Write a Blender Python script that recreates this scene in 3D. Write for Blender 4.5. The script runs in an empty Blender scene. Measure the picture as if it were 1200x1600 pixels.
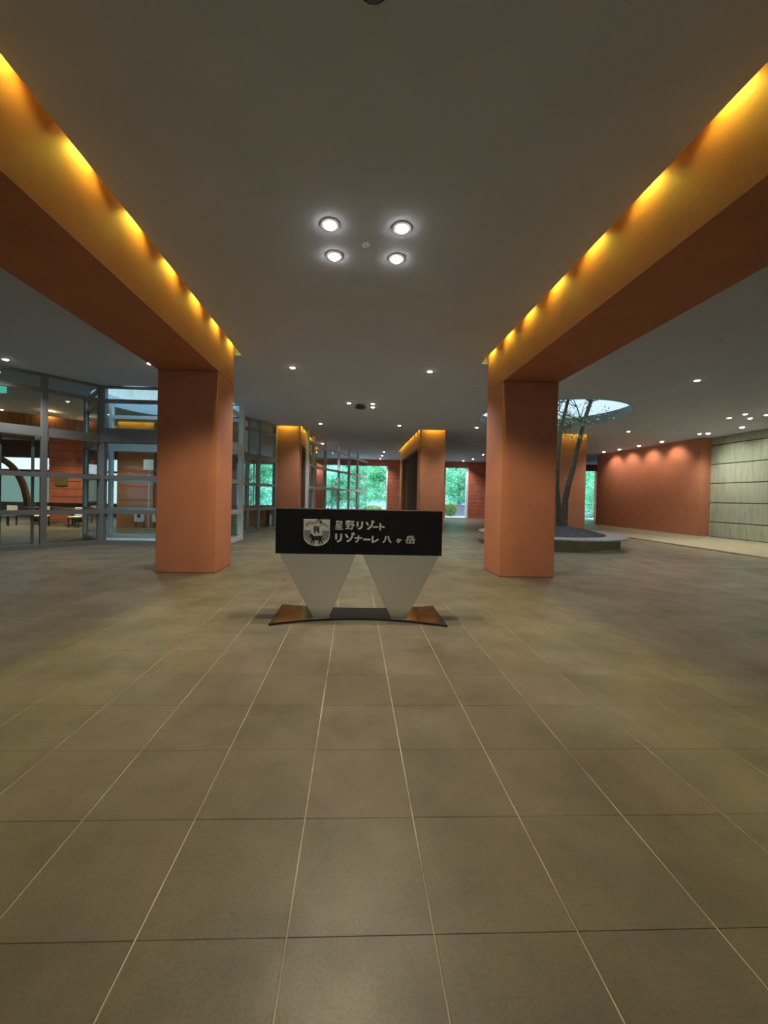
import bpy, bmesh, math, random
from mathutils import Vector, Matrix
from mathutils.geometry import tessellate_polygon
random.seed(7)
PI = math.pi
SC = bpy.context.scene
COL = SC.collection

# ------------------------------------------------------------------ camera
cam_data = bpy.data.cameras.new('camera')
cam = bpy.data.objects.new('camera', cam_data)
COL.objects.link(cam)
SC.camera = cam
R = ((0.9990862981669922, -0.02053674693129552, -0.03748080629410185),
     (-0.03722722767066881, 0.012593911665630097, -0.9992274650493322),
     (0.02099291154014259, 0.9997097755921157, 0.011817878431830227))
m = Matrix(R).to_4x4(); m.translation = Vector((0, 0, 1.5))
cam.matrix_world = m
cam_data.sensor_fit = 'AUTO'; cam_data.sensor_width = 36
cam_data.lens = 603.0 / 1600 * 36
cam_data.shift_x = (600 - 576.47) / 1600
cam_data.shift_y = (783.6 - 800) / 1600
cam_data.clip_end = 500
cam_data.clip_start = 0.05

# ------------------------------------------------------------------ world: overcast sky, brighter to the zenith
SC.view_settings.view_transform = 'Standard'
SC.view_settings.look = 'None'
SC.view_settings.gamma = 1
SC.view_settings.use_curve_mapping = False
SC.view_settings.exposure = 0.75
SKY = 1.0
w = bpy.data.worlds.new('overcast_sky'); SC.world = w; w.use_nodes = True
nt = w.node_tree; N = nt.nodes; L = nt.links
bg = N['Background']
tc = N.new('ShaderNodeTexCoord'); sx = N.new('ShaderNodeSeparateXYZ')
L.new(tc.outputs['Generated'], sx.inputs[0])
mx = N.new('ShaderNodeMath'); mx.operation = 'MAXIMUM'; mx.inputs[1].default_value = 0
L.new(sx.outputs['Z'], mx.inputs[0])
sq = N.new('ShaderNodeMath'); sq.operation = 'POWER'; sq.inputs[1].default_value = 1.7
L.new(mx.outputs[0], sq.inputs[0])
ma = N.new('ShaderNodeMath'); ma.operation = 'MULTIPLY_ADD'; ma.inputs[1].default_value = 2.2 * SKY; ma.inputs[2].default_value = 0.52 * SKY
L.new(sq.outputs[0], ma.inputs[0])
bg.inputs['Color'].default_value = (0.62, 0.83, 1.0, 1)
L.new(ma.outputs[0], bg.inputs['Strength'])

LAMP_W = 60      # downlight power
COVE_W = 25
WASH_W = 70

# ------------------------------------------------------------------ materials
def new_mat(name):
    mt = bpy.data.materials.new(name); mt.use_nodes = True
    return mt, mt.node_tree.nodes, mt.node_tree.links, mt.node_tree.nodes['Principled BSDF']

def mat(name, c, rough=0.6, metal=0.0, noise=0.0, nscale=6.0, bump=0.0, bscale=60.0, stretch=(1, 1, 1), spec=0.5):
    mt, n, l, b = new_mat(name)
    b.inputs['Base Color'].default_value = (*c, 1)
    b.inputs['Roughness'].default_value = rough
    b.inputs['Metallic'].default_value = metal
    b.inputs['Specular IOR Level'].default_value = spec
    g = n.new('ShaderNodeNewGeometry'); mp = n.new('ShaderNodeMapping')
    mp.inputs['Scale'].default_value = stretch
    l.new(g.outputs['Position'], mp.inputs['Vector'])
    if noise > 0:
        t = n.new('ShaderNodeTexNoise'); t.inputs['Scale'].default_value = nscale; t.inputs['Detail'].default_value = 5
        l.new(mp.outputs[0], t.inputs['Vector'])
        r = n.new('ShaderNodeMapRange'); r.inputs[1].default_value = 0.3; r.inputs[2].default_value = 0.7
        r.inputs[3].default_value = 1 - noise; r.inputs[4].default_value = 1 + noise
        l.new(t.outputs[0], r.inputs[0])
        v = n.new('ShaderNodeVectorMath'); v.operation = 'SCALE'; v.inputs[0].default_value = c
        l.new(r.outputs[0], v.inputs['Scale']); l.new(v.outputs[0], b.inputs['Base Color'])
    if bump > 0:
        t2 = n.new('ShaderNodeTexNoise'); t2.inputs['Scale'].default_value = bscale; t2.inputs['Detail'].default_value = 3
        l.new(mp.outputs[0], t2.inputs['Vector'])
        bp = n.new('ShaderNodeBump'); bp.inputs['Strength'].default_value = bump; bp.inputs['Distance'].default_value = 0.01
        l.new(t2.outputs[0], bp.inputs['Height']); l.new(bp.outputs[0], b.inputs['Normal'])
    return mt

def emit(name, c, s):
    mt, n, l, b = new_mat(name)
    n.remove(b)
    e = n.new('ShaderNodeEmission'); e.inputs[0].default_value = (*c, 1); e.inputs[1].default_value = s
    l.new(e.outputs[0], n['Material Output'].inputs[0])
    return mt

def glass_mat(name, tint=(0.86, 0.93, 0.93), refl=0.10):
    mt, n, l, b = new_mat(name)
    n.remove(b)
    tr = n.new('ShaderNodeBsdfTransparent'); tr.inputs[0].default_value = (*tint, 1)
    gl = n.new('ShaderNodeBsdfGlossy'); gl.inputs['Roughness'].default_value = 0.02
    g = n.new('ShaderNodeNewGeometry')
    dt = n.new('ShaderNodeVectorMath'); dt.operation = 'DOT_PRODUCT'; l.new(g.outputs['Incoming'], dt.inputs[0]); l.new(g.outputs['Normal'], dt.inputs[1])
    ab = n.new('ShaderNodeMath'); ab.operation = 'ABSOLUTE'; l.new(dt.outputs['Value'], ab.inputs[0])
    iv = n.new('ShaderNodeMath'); iv.operation = 'SUBTRACT'; iv.inputs[0].default_value = 1.0; iv.use_clamp = True; l.new(ab.outputs[0], iv.inputs[1])
    pw = n.new('ShaderNodeMath'); pw.operation = 'POWER'; pw.inputs[1].default_value = 5.0; l.new(iv.outputs[0], pw.inputs[0])
    ad = n.new('ShaderNodeMath'); ad.operation = 'MULTIPLY_ADD'; ad.inputs[1].default_value = 0.9; ad.inputs[2].default_value = refl * 0.4; ad.use_clamp = True
    l.new(pw.outputs[0], ad.inputs[0])
    mi = n.new('ShaderNodeMixShader')
    l.new(ad.outputs[0], mi.inputs[0]); l.new(tr.outputs[0], mi.inputs[1]); l.new(gl.outputs[0], mi.inputs[2])
    l.new(mi.outputs[0], n['Material Output'].inputs[0])
    return mt

TX, TX0 = 0.505, 0.305      # tile pitch across the hall
TY, TY0 = 0.485, 1.30       # tile pitch along the hall

def tile_mat():
    mt, n, l, b = new_mat('olive_stone_tile')
    g = n.new('ShaderNodeNewGeometry')
    sub = n.new('ShaderNodeVectorMath'); sub.operation = 'SUBTRACT'; sub.inputs[1].default_value = (TX0, TY0, -50)
    div = n.new('ShaderNodeVectorMath'); div.operation = 'DIVIDE'; div.inputs[1].default_value = (TX, TY, 1e4)
    fl = n.new('ShaderNodeVectorMath'); fl.operation = 'FLOOR'
    wn = n.new('ShaderNodeTexWhiteNoise')
    l.new(g.outputs['Position'], sub.inputs[0]); l.new(sub.outputs[0], div.inputs[0]); l.new(div.outputs[0], fl.inputs[0]); l.new(fl.outputs[0], wn.inputs['Vector'])
    cr = n.new('ShaderNodeValToRGB')
    cr.color_ramp.elements[0].color = (0.150, 0.132, 0.092, 1); cr.color_ramp.elements[1].color = (0.172, 0.145, 0.108, 1)
    e = cr.color_ramp.elements.new(0.5); e.color = (0.158, 0.142, 0.100, 1)
    l.new(wn.outputs['Value'], cr.inputs[0])
    no = n.new('ShaderNodeTexNoise'); no.inputs['Scale'].default_value = 1.7; no.inputs['Detail'].default_value = 7; no.inputs['Roughness'].default_value = 0.62
    l.new(g.outputs['Position'], no.inputs['Vector'])
    mr = n.new('ShaderNodeMapRange'); mr.inputs[1].default_value = 0.3; mr.inputs[2].default_value = 0.75; mr.inputs[3].default_value = 0.72; mr.inputs[4].default_value = 1.28
    l.new(no.outputs[0], mr.inputs[0])
    fine = n.new('ShaderNodeTexNoise'); fine.inputs['Scale'].default_value = 90; fine.inputs['Detail'].default_value = 4
    l.new(g.outputs['Position'], fine.inputs['Vector'])
    mf = n.new('ShaderNodeMapRange'); mf.inputs[1].default_value = 0.3; mf.inputs[2].default_value = 0.7; mf.inputs[3].default_value = 0.9; mf.inputs[4].default_value = 1.1
    l.new(fine.outputs[0], mf.inputs[0])
    mm = n.new('ShaderNodeMath'); mm.operation = 'MULTIPLY'; l.new(mr.outputs[0], mm.inputs[0]); l.new(mf.outputs[0], mm.inputs[1])
    vs = n.new('ShaderNodeVectorMath'); vs.operation = 'SCALE'; l.new(cr.outputs[0], vs.inputs[0]); l.new(mm.outputs[0], vs.inputs['Scale'])
    l.new(vs.outputs[0], b.inputs['Base Color'])
    rr = n.new('ShaderNodeMapRange'); rr.inputs[1].default_value = 0.3; rr.inputs[2].default_value = 0.7; rr.inputs[3].default_value = 0.45; rr.inputs[4].default_value = 0.32
    l.new(no.outputs[0], rr.inputs[0]); l.new(rr.outputs[0], b.inputs['Roughness'])
    b.inputs['Specular IOR Level'].default_value = 0.17
    bn = n.new('ShaderNodeTexNoise'); bn.inputs['Scale'].default_value = 5; bn.inputs['Detail'].default_value = 6
    l.new(g.outputs['Position'], bn.inputs['Vector'])
    bp = n.new('ShaderNodeBump'); bp.inputs['Strength'].default_value = 0.12; bp.inputs['Distance'].default_value = 0.01
    l.new(bn.outputs[0], bp.inputs['Height']); l.new(bp.outputs[0], b.inputs['Normal'])
    return mt

def concrete_mat(name, c):
    mt, n, l, b = new_mat(name)
    g = n.new('ShaderNodeNewGeometry'); mp = n.new('ShaderNodeMapping'); mp.inputs['Scale'].default_value = (1, 2.2, 0.35)
    l.new(g.outputs['Position'], mp.inputs[0])
    t = n.new('ShaderNodeTexNoise'); t.inputs['Scale'].default_value = 3; t.inputs['Detail'].default_value = 8; t.inputs['Roughness'].default_value = 0.65
    l.new(mp.outputs[0], t.inputs['Vector'])
    r = n.new('ShaderNodeValToRGB')
    r.color_ramp.elements[0].position = 0.32; r.color_ramp.elements[0].color = (c[0] * .74, c[1] * .72, c[2] * .64, 1)
    r.color_ramp.elements[1].position = 0.62; r.color_ramp.elements[1].color = (*c, 1)
    l.new(t.outputs[0], r.inputs[0]); l.new(r.outputs[0], b.inputs['Base Color'])
    b.inputs['Roughness'].default_value = 0.75
    return mt

M = {}
M['tile'] = tile_mat()
M['grout'] = mat('pale_grout', (0.42, 0.365, 0.27), 0.8, noise=0.5, nscale=2.5)
M['kerb'] = mat('kerb_stone', (0.27, 0.25, 0.17), 0.5, noise=0.15, nscale=3)
M['ceiling'] = mat('grey_ceiling_paint', (0.55, 0.61, 0.73), 0.85, noise=0.04, nscale=1.2, bump=0.05, bscale=150)
M['terracotta'] = mat('terracotta_render', (0.46, 0.17, 0.083), 0.75, noise=0.07, nscale=2.5, bump=0.18, bscale=45)
M['brick'] = mat('terracotta_block', (0.50, 0.15, 0.085), 0.7, noise=0.18, nscale=2.0, bump=0.2, bscale=30)
M['brick_joint'] = mat('dark_recessed_joint', (0.20, 0.07, 0.04), 0.9)
M['infill'] = mat('dark_brown_infill', (0.15, 0.055, 0.032), 0.85, spec=0.2, noise=0.3, nscale=5, stretch=(1, 4, 0.2))  # dark brown base colour with upright stretched noise
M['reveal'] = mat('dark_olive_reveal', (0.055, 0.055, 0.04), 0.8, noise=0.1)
M['concrete'] = concrete_mat('board_marked_concrete', (0.40, 0.42, 0.32))
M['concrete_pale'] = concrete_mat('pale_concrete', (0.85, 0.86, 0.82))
M['joint'] = mat('dark_panel_joint', (0.05, 0.045, 0.03), 0.9)
M['frame'] = mat('grey_painted_steel', (0.23, 0.24, 0.24), 0.38, metal=0.35, noise=0.05, nscale=3)
M['frame_pale'] = mat('pale_grey_steel', (0.72, 0.75, 0.78), 0.35, metal=0.2, noise=0.04)
M['glass'] = glass_mat('clear_glass')
M['black'] = mat('black_sign_board', (0.009, 0.009, 0.008), 0.6, noise=0.2, nscale=30, bump=0.08, bscale=120, spec=0.25)
M['steel'] = mat('brushed_grey_metal', (0.70, 0.71, 0.66), 0.34, metal=0.9, noise=0.05, nscale=30, stretch=(1, 1, 8))
M['plate'] = mat('dark_mirror_metal', (0.30, 0.27, 0.25), 0.12, metal=0.95, noise=0.05)
M['plate_edge'] = mat('black_plate_edge', (0.012, 0.012, 0.015), 0.4)
M['silver'] = mat('silver_lettering', (0.93, 0.90, 0.80), 0.45, metal=0.0, noise=0.05, nscale=20)
M['crest'] = mat('silver_crest', (0.80, 0.79, 0.70), 0.4, metal=0.0, noise=0.06, nscale=20)
M['ink'] = mat('dark_crest_inlay', (0.02, 0.014, 0.012), 0.5)
M['lens'] = emit('warm_lamp_glass', (1.0, 0.90, 0.68), 26)
M['lens_cool'] = emit('white_lamp_glass', (1.0, 0.95, 0.88), 26)
M['amber'] = emit('amber_cove_lamp', (1.0, 0.66, 0.14), 16)
M['white_trim'] = mat('white_lamp_trim', (0.6, 0.6, 0.58), 0.4)
M['dark_plastic'] = mat('dark_plastic', (0.02, 0.017, 0.015), 0.5)
M['bark'] = mat('tree_bark', (0.10, 0.075, 0.05), 0.9, noise=0.4, nscale=14, bump=0.6, bscale=35, stretch=(1, 1, 0.4))
M['leaf'] = mat('green_leaf', (0.30, 0.50, 0.26), 0.5, noise=0.35, nscale=3)
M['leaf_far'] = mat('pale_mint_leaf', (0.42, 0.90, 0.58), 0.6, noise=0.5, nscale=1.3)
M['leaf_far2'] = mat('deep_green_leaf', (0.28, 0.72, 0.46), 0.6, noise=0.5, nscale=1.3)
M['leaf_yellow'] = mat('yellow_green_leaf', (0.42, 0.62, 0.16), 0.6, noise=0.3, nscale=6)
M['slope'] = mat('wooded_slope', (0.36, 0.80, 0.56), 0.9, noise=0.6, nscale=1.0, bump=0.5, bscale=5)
M['soil'] = mat('dark_gravel', (0.055, 0.05, 0.055), 0.9, noise=0.5, nscale=25)
M['planter'] = concrete_mat('planter_render', (0.36, 0.33, 0.22))
M['rim'] = mat('grey_stone_rim', (0.20, 0.20, 0.185), 0.5, noise=0.15, nscale=6)
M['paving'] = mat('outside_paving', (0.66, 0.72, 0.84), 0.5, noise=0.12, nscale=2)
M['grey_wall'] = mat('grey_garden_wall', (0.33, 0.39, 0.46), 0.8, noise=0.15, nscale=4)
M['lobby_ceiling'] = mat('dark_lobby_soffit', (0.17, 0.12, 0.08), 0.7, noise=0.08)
M['cream'] = mat('cream_lobby_plaster', (0.55, 0.50, 0.36), 0.8, noise=0.05)
M['wood'] = mat('brown_timber', (0.36, 0.15, 0.06), 0.5, noise=0.3, nscale=5, stretch=(3, 3, 0.4))
M['dark_wood'] = mat('dark_timber', (0.035, 0.018, 0.012), 0.4, noise=0.2)
M['white'] = mat('white_paint', (0.78, 0.80, 0.82), 0.5, noise=0.03)
M['window_glow'] = emit('white_window_glow', (0.86, 0.93, 1.0), 0.85)  # emissive colour stands for daylight in the white lobby window
M['exit_green'] = emit('green_exit_light', (0.10, 0.55, 0.42), 0.55)
M['olive'] = mat('olive_plaque', (0.16, 0.15, 0.05), 0.5)
M['teal'] = emit('teal_window_glow', (0.30, 0.46, 0.40), 0.45)  # glow put into the colour for daylight behind the teal lobby window

# ------------------------------------------------------------------ helpers
class MB:
    def __init__(s): s.v = []; s.f = []
    def box(s, x0, x1, y0, y1, z0, z1):
        b = len(s.v)
        s.v += [(x0, y0, z0), (x1, y0, z0), (x1, y1, z0), (x0, y1, z0), (x0, y0, z1), (x1, y0, z1), (x1, y1, z1), (x0, y1, z1)]
        s.f += [tuple(b + i for i in q) for q in ((0, 3, 2, 1), (4, 5, 6, 7), (0, 1, 5, 4), (1, 2, 6, 5), (2, 3, 7, 6), (3, 0, 4, 7))]
        return s
    def bar(s, p, q, wd, z0, z1):
        """upright slab between plan points p and q, width wd"""
        p = Vector(p); q = Vector(q); d = (q - p).normalized(); n = Vector((-d.y, d.x)) * wd / 2
        b = len(s.v)
        c = [p - n, q - n, q + n, p + n]
        s.v += [(a.x, a.y, z0) for a in c] + [(a.x, a.y, z1) for a in c]
        s.f += [tuple(b + i for i in qd) for qd in ((0, 3, 2, 1), (4, 5, 6, 7), (0, 1, 5, 4), (1, 2, 6, 5), (2, 3, 7, 6), (3, 0, 4, 7))]
        return s
    def lathe(s, prof, cx=0, cy=0, n=32, close=False):
        b = len(s.v); k = len(prof)
        for i in range(n):
            a = 2 * PI * i / n
            for r, z in prof: s.v.append((cx + r * math.cos(a), cy + r * math.sin(a), z))
        for i in range(n):
            j = (i + 1) % n
            for t in range(k - 1 if not close else k):
                u = (t + 1) % k
                s.f.append((b + i * k + t, b + j * k + t, b + j * k + u, b + i * k + u))
        if not close:
            if prof[0][0] > 1e-6 and False: pass
        return s
    def disc(s, r, z, cx=0, cy=0, n=24, up=False):
        b = len(s.v)
        s.v += [(cx + r * math.cos(2 * PI * i / n), cy + r * math.sin(2 * PI * i / n), z) for i in range(n)]
        f = tuple(range(b, b + n)); s.f.append(f if up else f[::-1]); return s
    def tube(s, pts, rad, n=8):
        pts = [Vector(p) for p in pts]; rs = rad if isinstance(rad, (list, tuple)) else [rad] * len(pts)
        b = len(s.v)
        for i, p in enumerate(pts):
            d = (pts[min(i + 1, len(pts) - 1)] - pts[max(i - 1, 0)]).normalized()
            a = d.cross(Vector((0, 1, 0.01)) if abs(d.y) < .9 else Vector((1, 0, 0))).normalized(); c = d.cross(a)
            for k in range(n):
                t = 2 * PI * k / n; s.v.append(tuple(p + (a * math.cos(t) + c * math.sin(t)) * rs[i]))
        for i in range(len(pts) - 1):
            for k in range(n):
                j = (k + 1) % n
                s.f.append((b + i * n + k, b + i * n + j, b + (i + 1) * n + j, b + (i + 1) * n + k))
        s.f.append(tuple(b + k for k in range(n))[::-1]); s.f.append(tuple(b + (len(pts) - 1) * n + k for k in range(n)))
        return s
    def prism(s, poly, y0, y1):
        """polygon in x,z extruded along y; poly counter-clockwise seen from -y"""
        b = len(s.v); n = len(poly)
        s.v += [(x, y0, z) for x, z in poly] + [(x, y1, z) for x, z in poly]
        tri = tessellate_polygon([[Vector((x, z, 0)) for x, z in poly]])
        for t in tri:
            s.f.append((b + t[0], b + t[1], b + t[2])); s.f.append((b + n + t[2], b + n + t[1], b + n + t[0]))
        for i in range(n):
            j = (i + 1) % n; s.f.append((b + i, b + j, b + n + j, b + n + i))
        return s
    def mesh(s, name, mt, smooth=False, bevel=0):
        me = bpy.data.meshes.new(name); me.from_pydata(s.v, [], s.f)
        bm = bmesh.new(); bm.from_mesh(me)
        bmesh.ops.recalc_face_normals(bm, faces=bm.faces)
        if bevel: bmesh.ops.bevel(bm, geom=bm.edges[:], offset=bevel, segments=1, affect='EDGES')
        bm.to_mesh(me); bm.free()
        if smooth:
            me.polygons.foreach_set('use_smooth', [True] * len(me.polygons))
            me.set_sharp_from_angle(angle=math.radians(40))
        me.materials.append(M[mt]); return me
    def build(s, name, mt, parent=None, smooth=False, bevel=0, label=None):
        return link(name, s.mesh(name, mt, smooth, bevel), parent, label)

def link(name, me, parent=None, label=None, loc=None):
    o = bpy.data.objects.new(name, me); COL.objects.link(o)
    if parent is not None:
        o.parent = parent
        o.matrix_parent_inverse = Matrix.Translation(-parent.location) if parent.location.length else Matrix.Identity(4)
    if loc is not None: o.location = loc
    if label: o['label'] = label
    return o

def tag(o, label, cat, group=None):
    o['label'] = label; o['category'] = cat
    if group: o['group'] = group
    return o
def thing(name, label, cat, loc=(0, 0, 0), group=None):
    o = bpy.data.objects.new(name, None); COL.objects.link(o); o.location = loc
    o.empty_display_size = .2
    return tag(o, label, cat, group)
def struct(o): o['kind'] = 'structure'; return o
def empty_struct(name, loc=(0, 0, 0)):
    o = bpy.data.objects.new(name, None); COL.objects.link(o); o.location = loc; return struct(o)

CZ = 4.47          # ceiling height
TOP = 4.84         # top of slab

# ------------------------------------------------------------------ floor
fl = MB().box(-27, 23, -24, 31, -0.25, -0.004).build('floor', 'grout'); struct(fl)
def chamfer_tile(me_mb, x0, x1, y0, y1, z0=-0.02, z1=0.0, c=0.003):
    b = len(me_mb.v)
    me_mb.v += [(x0, y0, z0), (x1, y0, z0), (x1, y1, z0), (x0, y1, z0),
                (x0, y0, z1 - c), (x1, y0, z1 - c), (x1, y1, z1 - c), (x0, y1, z1 - c),
                (x0 + c, y0 + c, z1), (x1 - c, y0 + c, z1), (x1 - c, y1 - c, z1), (x0 + c, y1 - c, z1)]
    me_mb.f += [tuple(b + i for i in q) for q in ((0, 1, 5, 4), (1, 2, 6, 5), (2, 3, 7, 6), (3, 0, 4, 7),
                (4, 5, 9, 8), (5, 6, 10, 9), (6, 7, 11, 10), (7, 4, 8, 11), (8, 9, 10, 11))]
GX, GY = 0.0065, 0.0012
tm = MB(); chamfer_tile(tm, GX / 2, TX - GX / 2, GY / 2, TY - GY / 2, c=0.0012)
tile_me = tm.mesh('tile', 'tile')
rest = MB(); count = 0
for j in range(-52, 62):
    y = TY0 + j * TY
    if y + TY > 30.6: break
    for i in range(-54, 44):
        x = TX0 + i * TX
        if (x + TX > 11.7 and y < 23.6) or x + TX > 22.8: continue
        yf = y + TY
        vis = yf > 1.1 and y < 6.1 and (x + TX) > -0.93 * yf - 0.15 and x < 1.02 * yf + 0.15
        if vis and count < 300:
            count += 1
            link('tile', tile_me, fl, loc=(x, y, random.uniform(-0.0006, 0.0004)))
        else:
            chamfer_tile(rest, x + .001, x + TX - .001, y + GY / 2, y + TY - GY / 2, c=0.0012)
far_tiles = rest.build('tile_field', 'tile', fl); far_tiles['kind'] = 'stuff'

# raised walkway along the right wall
wk = MB().box(11.62, 15.97, -24, 23.7, -0.2, 0.05).box(11.50, 11.62, -24, 23.7, -0.2, 0.055).build('trim_1', 'kerb', bevel=0.01); struct(wk)

# ------------------------------------------------------------------ ceiling with cove slots and two round openings
BEAMS = [  # x0, x1, y0, y1, lamp sides
    (-3.72, -2.60, -0.35, 8.28, 'near_left'), (2.83, 3.92, -0.35, 8.28, 'near_right'),
    (-3.42, -2.45, 16.85, 24.7, 'far_left'), (2.88, 3.93, 16.85, 24.7, 'far_right'),
    (9.05, 10.35, 16.95, 24.7, 'far_farright'), (-10.2, -8.65, 16.95, 24.7, 'lobby')]
SL = 0.125
def circ(cx, cy, r, n=64): return [Vector((cx + r * math.cos(2 * PI * i / n), cy + r * math.sin(2 * PI * i / n), 0)) for i in range(n)]
def rect(x0, x1, y0, y1): return [Vector((x0, y0, 0)), Vector((x1, y0, 0)), Vector((x1, y1, 0)), Vector((x0, y1, 0))]
OUT = rect(-27, 23, -24, 31)
DL = (-6.2, 13.4, 2.3); DR = (6.85, 13.4, 2.4)
holes = [circ(*DL), circ(*DR)] + [rect(b[0] - SL, b[1] + SL, b[2] - SL, b[3] + SL) for b in BEAMS]
def plate(mb, outer, hs, z0, z1):
    loops = [outer] + hs; flat = [p for lp in loops for p in lp]
    tris = tessellate_polygon(loops); b = len(mb.v); n = len(flat)
    mb.v += [(p.x, p.y, z0) for p in flat] + [(p.x, p.y, z1) for p in flat]
    for t in tris:
        mb.f.append((b + t[0], b + t[1], b + t[2])); mb.f.append((b + n + t[2], b + n + t[1], b + n + t[0]))
    k = b
    for lp in loops:
        q = len(lp)
        for i in range(q):
            j = (i + 1) % q; mb.f.append((k + i, k + j, n + k + j, n + k + i))
        k += q
cmb = MB(); plate(cmb, OUT, holes, CZ, TOP - 0.04)
for i in range(64):      # the right opening splays outward towards the sky
    k = len(cmb.v) // 2 + 4 + 64 + i; vx, vy, vz = cmb.v[k]
    cmb.v[k] = (DR[0] + (vx - DR[0]) * 2.6 / DR[2], DR[1] + (vy - DR[1]) * 2.6 / DR[2], vz)
ceil = cmb.build('ceiling', 'ceiling'); struct(ceil)
rmb = MB(); plate(rmb, OUT, [circ(*DL), circ(DR[0], DR[1], 2.6)], TOP - 0.04, TOP)
rmb.build('roof_deck', 'ceiling', ceil)
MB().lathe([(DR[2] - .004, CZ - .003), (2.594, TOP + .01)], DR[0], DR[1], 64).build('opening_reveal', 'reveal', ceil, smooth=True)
# pale concrete drum that rises above the left opening
MB().lathe([(DL[2] + .22, TOP), (DL[2] + .22, 6.1), (DL[2] + .45, 6.1), (DL[2] + .45, TOP)], DL[0], DL[1], 64, True).build('skylight_drum', 'concrete_pale', ceil, smooth=True, label='pale concrete drum above the round left opening')

# ------------------------------------------------------------------ pillars and beams
def amber_spot(x, y, aim, z=4.745):
    ld = bpy.data.lights.new('cove_light', 'SPOT'); ld.energy = COVE_W; ld.color = (1.0, 0.95, 0.09)
    ld.spot_size = math.radians(122); ld.spot_blend = 0.65; ld.shadow_soft_size = 0.03
    o = bpy.data.objects.new('cove_light', ld); COL.objects.link(o); o.location = (x, y, z)
    o.rotation_euler = Vector(aim).to_track_quat('-Z', 'Y').to_euler()
bulb_me = MB().lathe([(0.001, 4.74), (.018, 4.745), (.028, 4.765), (.026, 4.785), (.016, 4.80), (.001, 4.80)], 0, 0, 10).mesh('cove_lamp', 'amber', smooth=True)
BL = {'near_left': 'long terracotta ceiling beam on the left of the hall, amber cove light along it',
      'near_right': 'long terracotta ceiling beam on the right of the hall, amber cove light along it',
      'far_left': 'terracotta beam far down the left side, beginning over the pillar behind the glass wall end',
      'far_right': 'terracotta beam far down the hall with a row of bright amber lights, right of the sign',
      'far_farright': 'terracotta beam over the pillar behind the planter tree',
      'lobby': 'terracotta beam with amber cove inside the glazed lobby'}
for x0, x1, y0, y1, key in BEAMS:
    near = key.startswith('near')
    zb = 3.80
    bo = thing('beam', BL[key], 'beam', ((x0 + x1) / 2, (y0 + y1) / 2, zb))
    MB().box(x0, x1, y0, y1, zb, TOP - 0.045).build('beam_body', 'terracotta', bo)
    inner = x1 + SL / 2 if (x0 + x1) < 0 else x0 - SL / 2
    pts = []
    n = int(round((y1 - y0) / 0.86))
    for k in range(n): pts.append((inner, y1 - 0.25 - k * 0.86))
    for xx in (x0 + .25, (x0 + x1) / 2, x1 - .25):
        pts.append((xx, y0 - SL / 2))
    for k, (px, py) in enumerate(pts):
        link('cove_lamp', bulb_me, bo, loc=(px, py, 0))
        amber_spot(px, py, (0, .16, -1) if py < y0 else ((-.16 if inner > (x0 + x1) / 2 else .16), 0, -1))
PL = {(-3.72, 7.38): 'nearest left terracotta pillar, standing to the left of the black sign',
      (2.83, 7.38): 'nearest right terracotta pillar, standing to the right of the black sign',
      (-3.42, 16.85): 'terracotta pillar at the end of the glass wall, behind the sign left corner',
      (2.88, 16.85): 'terracotta pillar behind the right end of the black sign',
      (9.05, 16.95): 'terracotta pillar behind the planter tree',
      (-10.2, 16.95): 'brown terracotta pillar inside the lobby, seen through the glass vestibule',
      }
def pillar(x0, x1, y0, y1, label, g=None):
    mb = MB().box(x0, x1, y0, y1, 0.0, 3.80)
    o = mb.build('pillar', 'terracotta', bevel=0.012); tag(o, label, 'pillar', g); return o
for x0, x1, y0, y1, key in BEAMS:
    k = (x0, 7.38) if key.startswith('near') else (x0, y0)
    if key.startswith('near'):
        pillar(x0, x1, 7.38, 8.28, PL[k])
    else:
        pillar(x0, x1, y0, y0 + .95, PL[k])
        side = {'far_left': 'left', 'far_right': 'right', 'far_farright': 'far right', 'lobby': 'lobby'}[key]
        if key != 'lobby' and key != 'far_farright':
            pillar(x0, x1, y1 - .95, y1, 'terracotta pillar at the far end of the %s dark brown wall' % side)
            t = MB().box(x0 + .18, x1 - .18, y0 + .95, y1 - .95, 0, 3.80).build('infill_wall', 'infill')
            tag(t, 'dark brown wall between the two far %s pillars, under the beam' % side, 'wall')

# ------------------------------------------------------------------ far wall with openings, coursed terracotta blocks
WY = 30.5
fw = empty_struct('wall_far', (0, WY, 0))
def fw_block(x0, x1, z0, z1):
    MB().box(x0, x1, WY + .03, WY + .38, z0, z1).build('wall_core', 'brick_joint', fw)
    courses = MB(); z = z0
    while z < z1 - .02:
        h = min(.30, z1 - z)
        x = x0
        courses.box(x0 - .002, x1 + .002, WY - random.uniform(0, .012), WY + .40, z + .018, z + h - .001)
        z += .30
    o = courses.build('block_course', 'brick', fw); o['kind'] = 'stuff'
for a, b in ((-27, -9.3), (-6.35, -2.31), (2.6, 7.22), (9.05, 18.2), (19.6, 22.7)): fw_block(a, b, 0, CZ)
for a, b in ((-9.3, -6.35), (-2.31, 2.6), (7.22, 9.05), (18.2, 19.6)): fw_block(a, b, 3.98, CZ)
fw_block(-9.3, -6.35, 0, .5)
# window in the far wall seen through the lobby
w1 = empty_struct('window_1', (-7.8, WY, .5))
for x in (-9.26, -7.92, -6.42): MB().box(x - .05, x + .05, WY + .1, WY + .2, .5, 3.98).build('window_frame', 'frame_pale', w1)
for z in (.55, 2.3, 3.93): MB().box(-9.3, -6.35, WY + .1, WY + .2, z - .05, z + .05).build('window_frame', 'frame_pale', w1)
for a, b in ((-9.2, -7.98), (-7.86, -6.48)): MB().box(a, b, WY + .14, WY + .15, .6, 3.88).build('pane', 'glass', w1)
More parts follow.
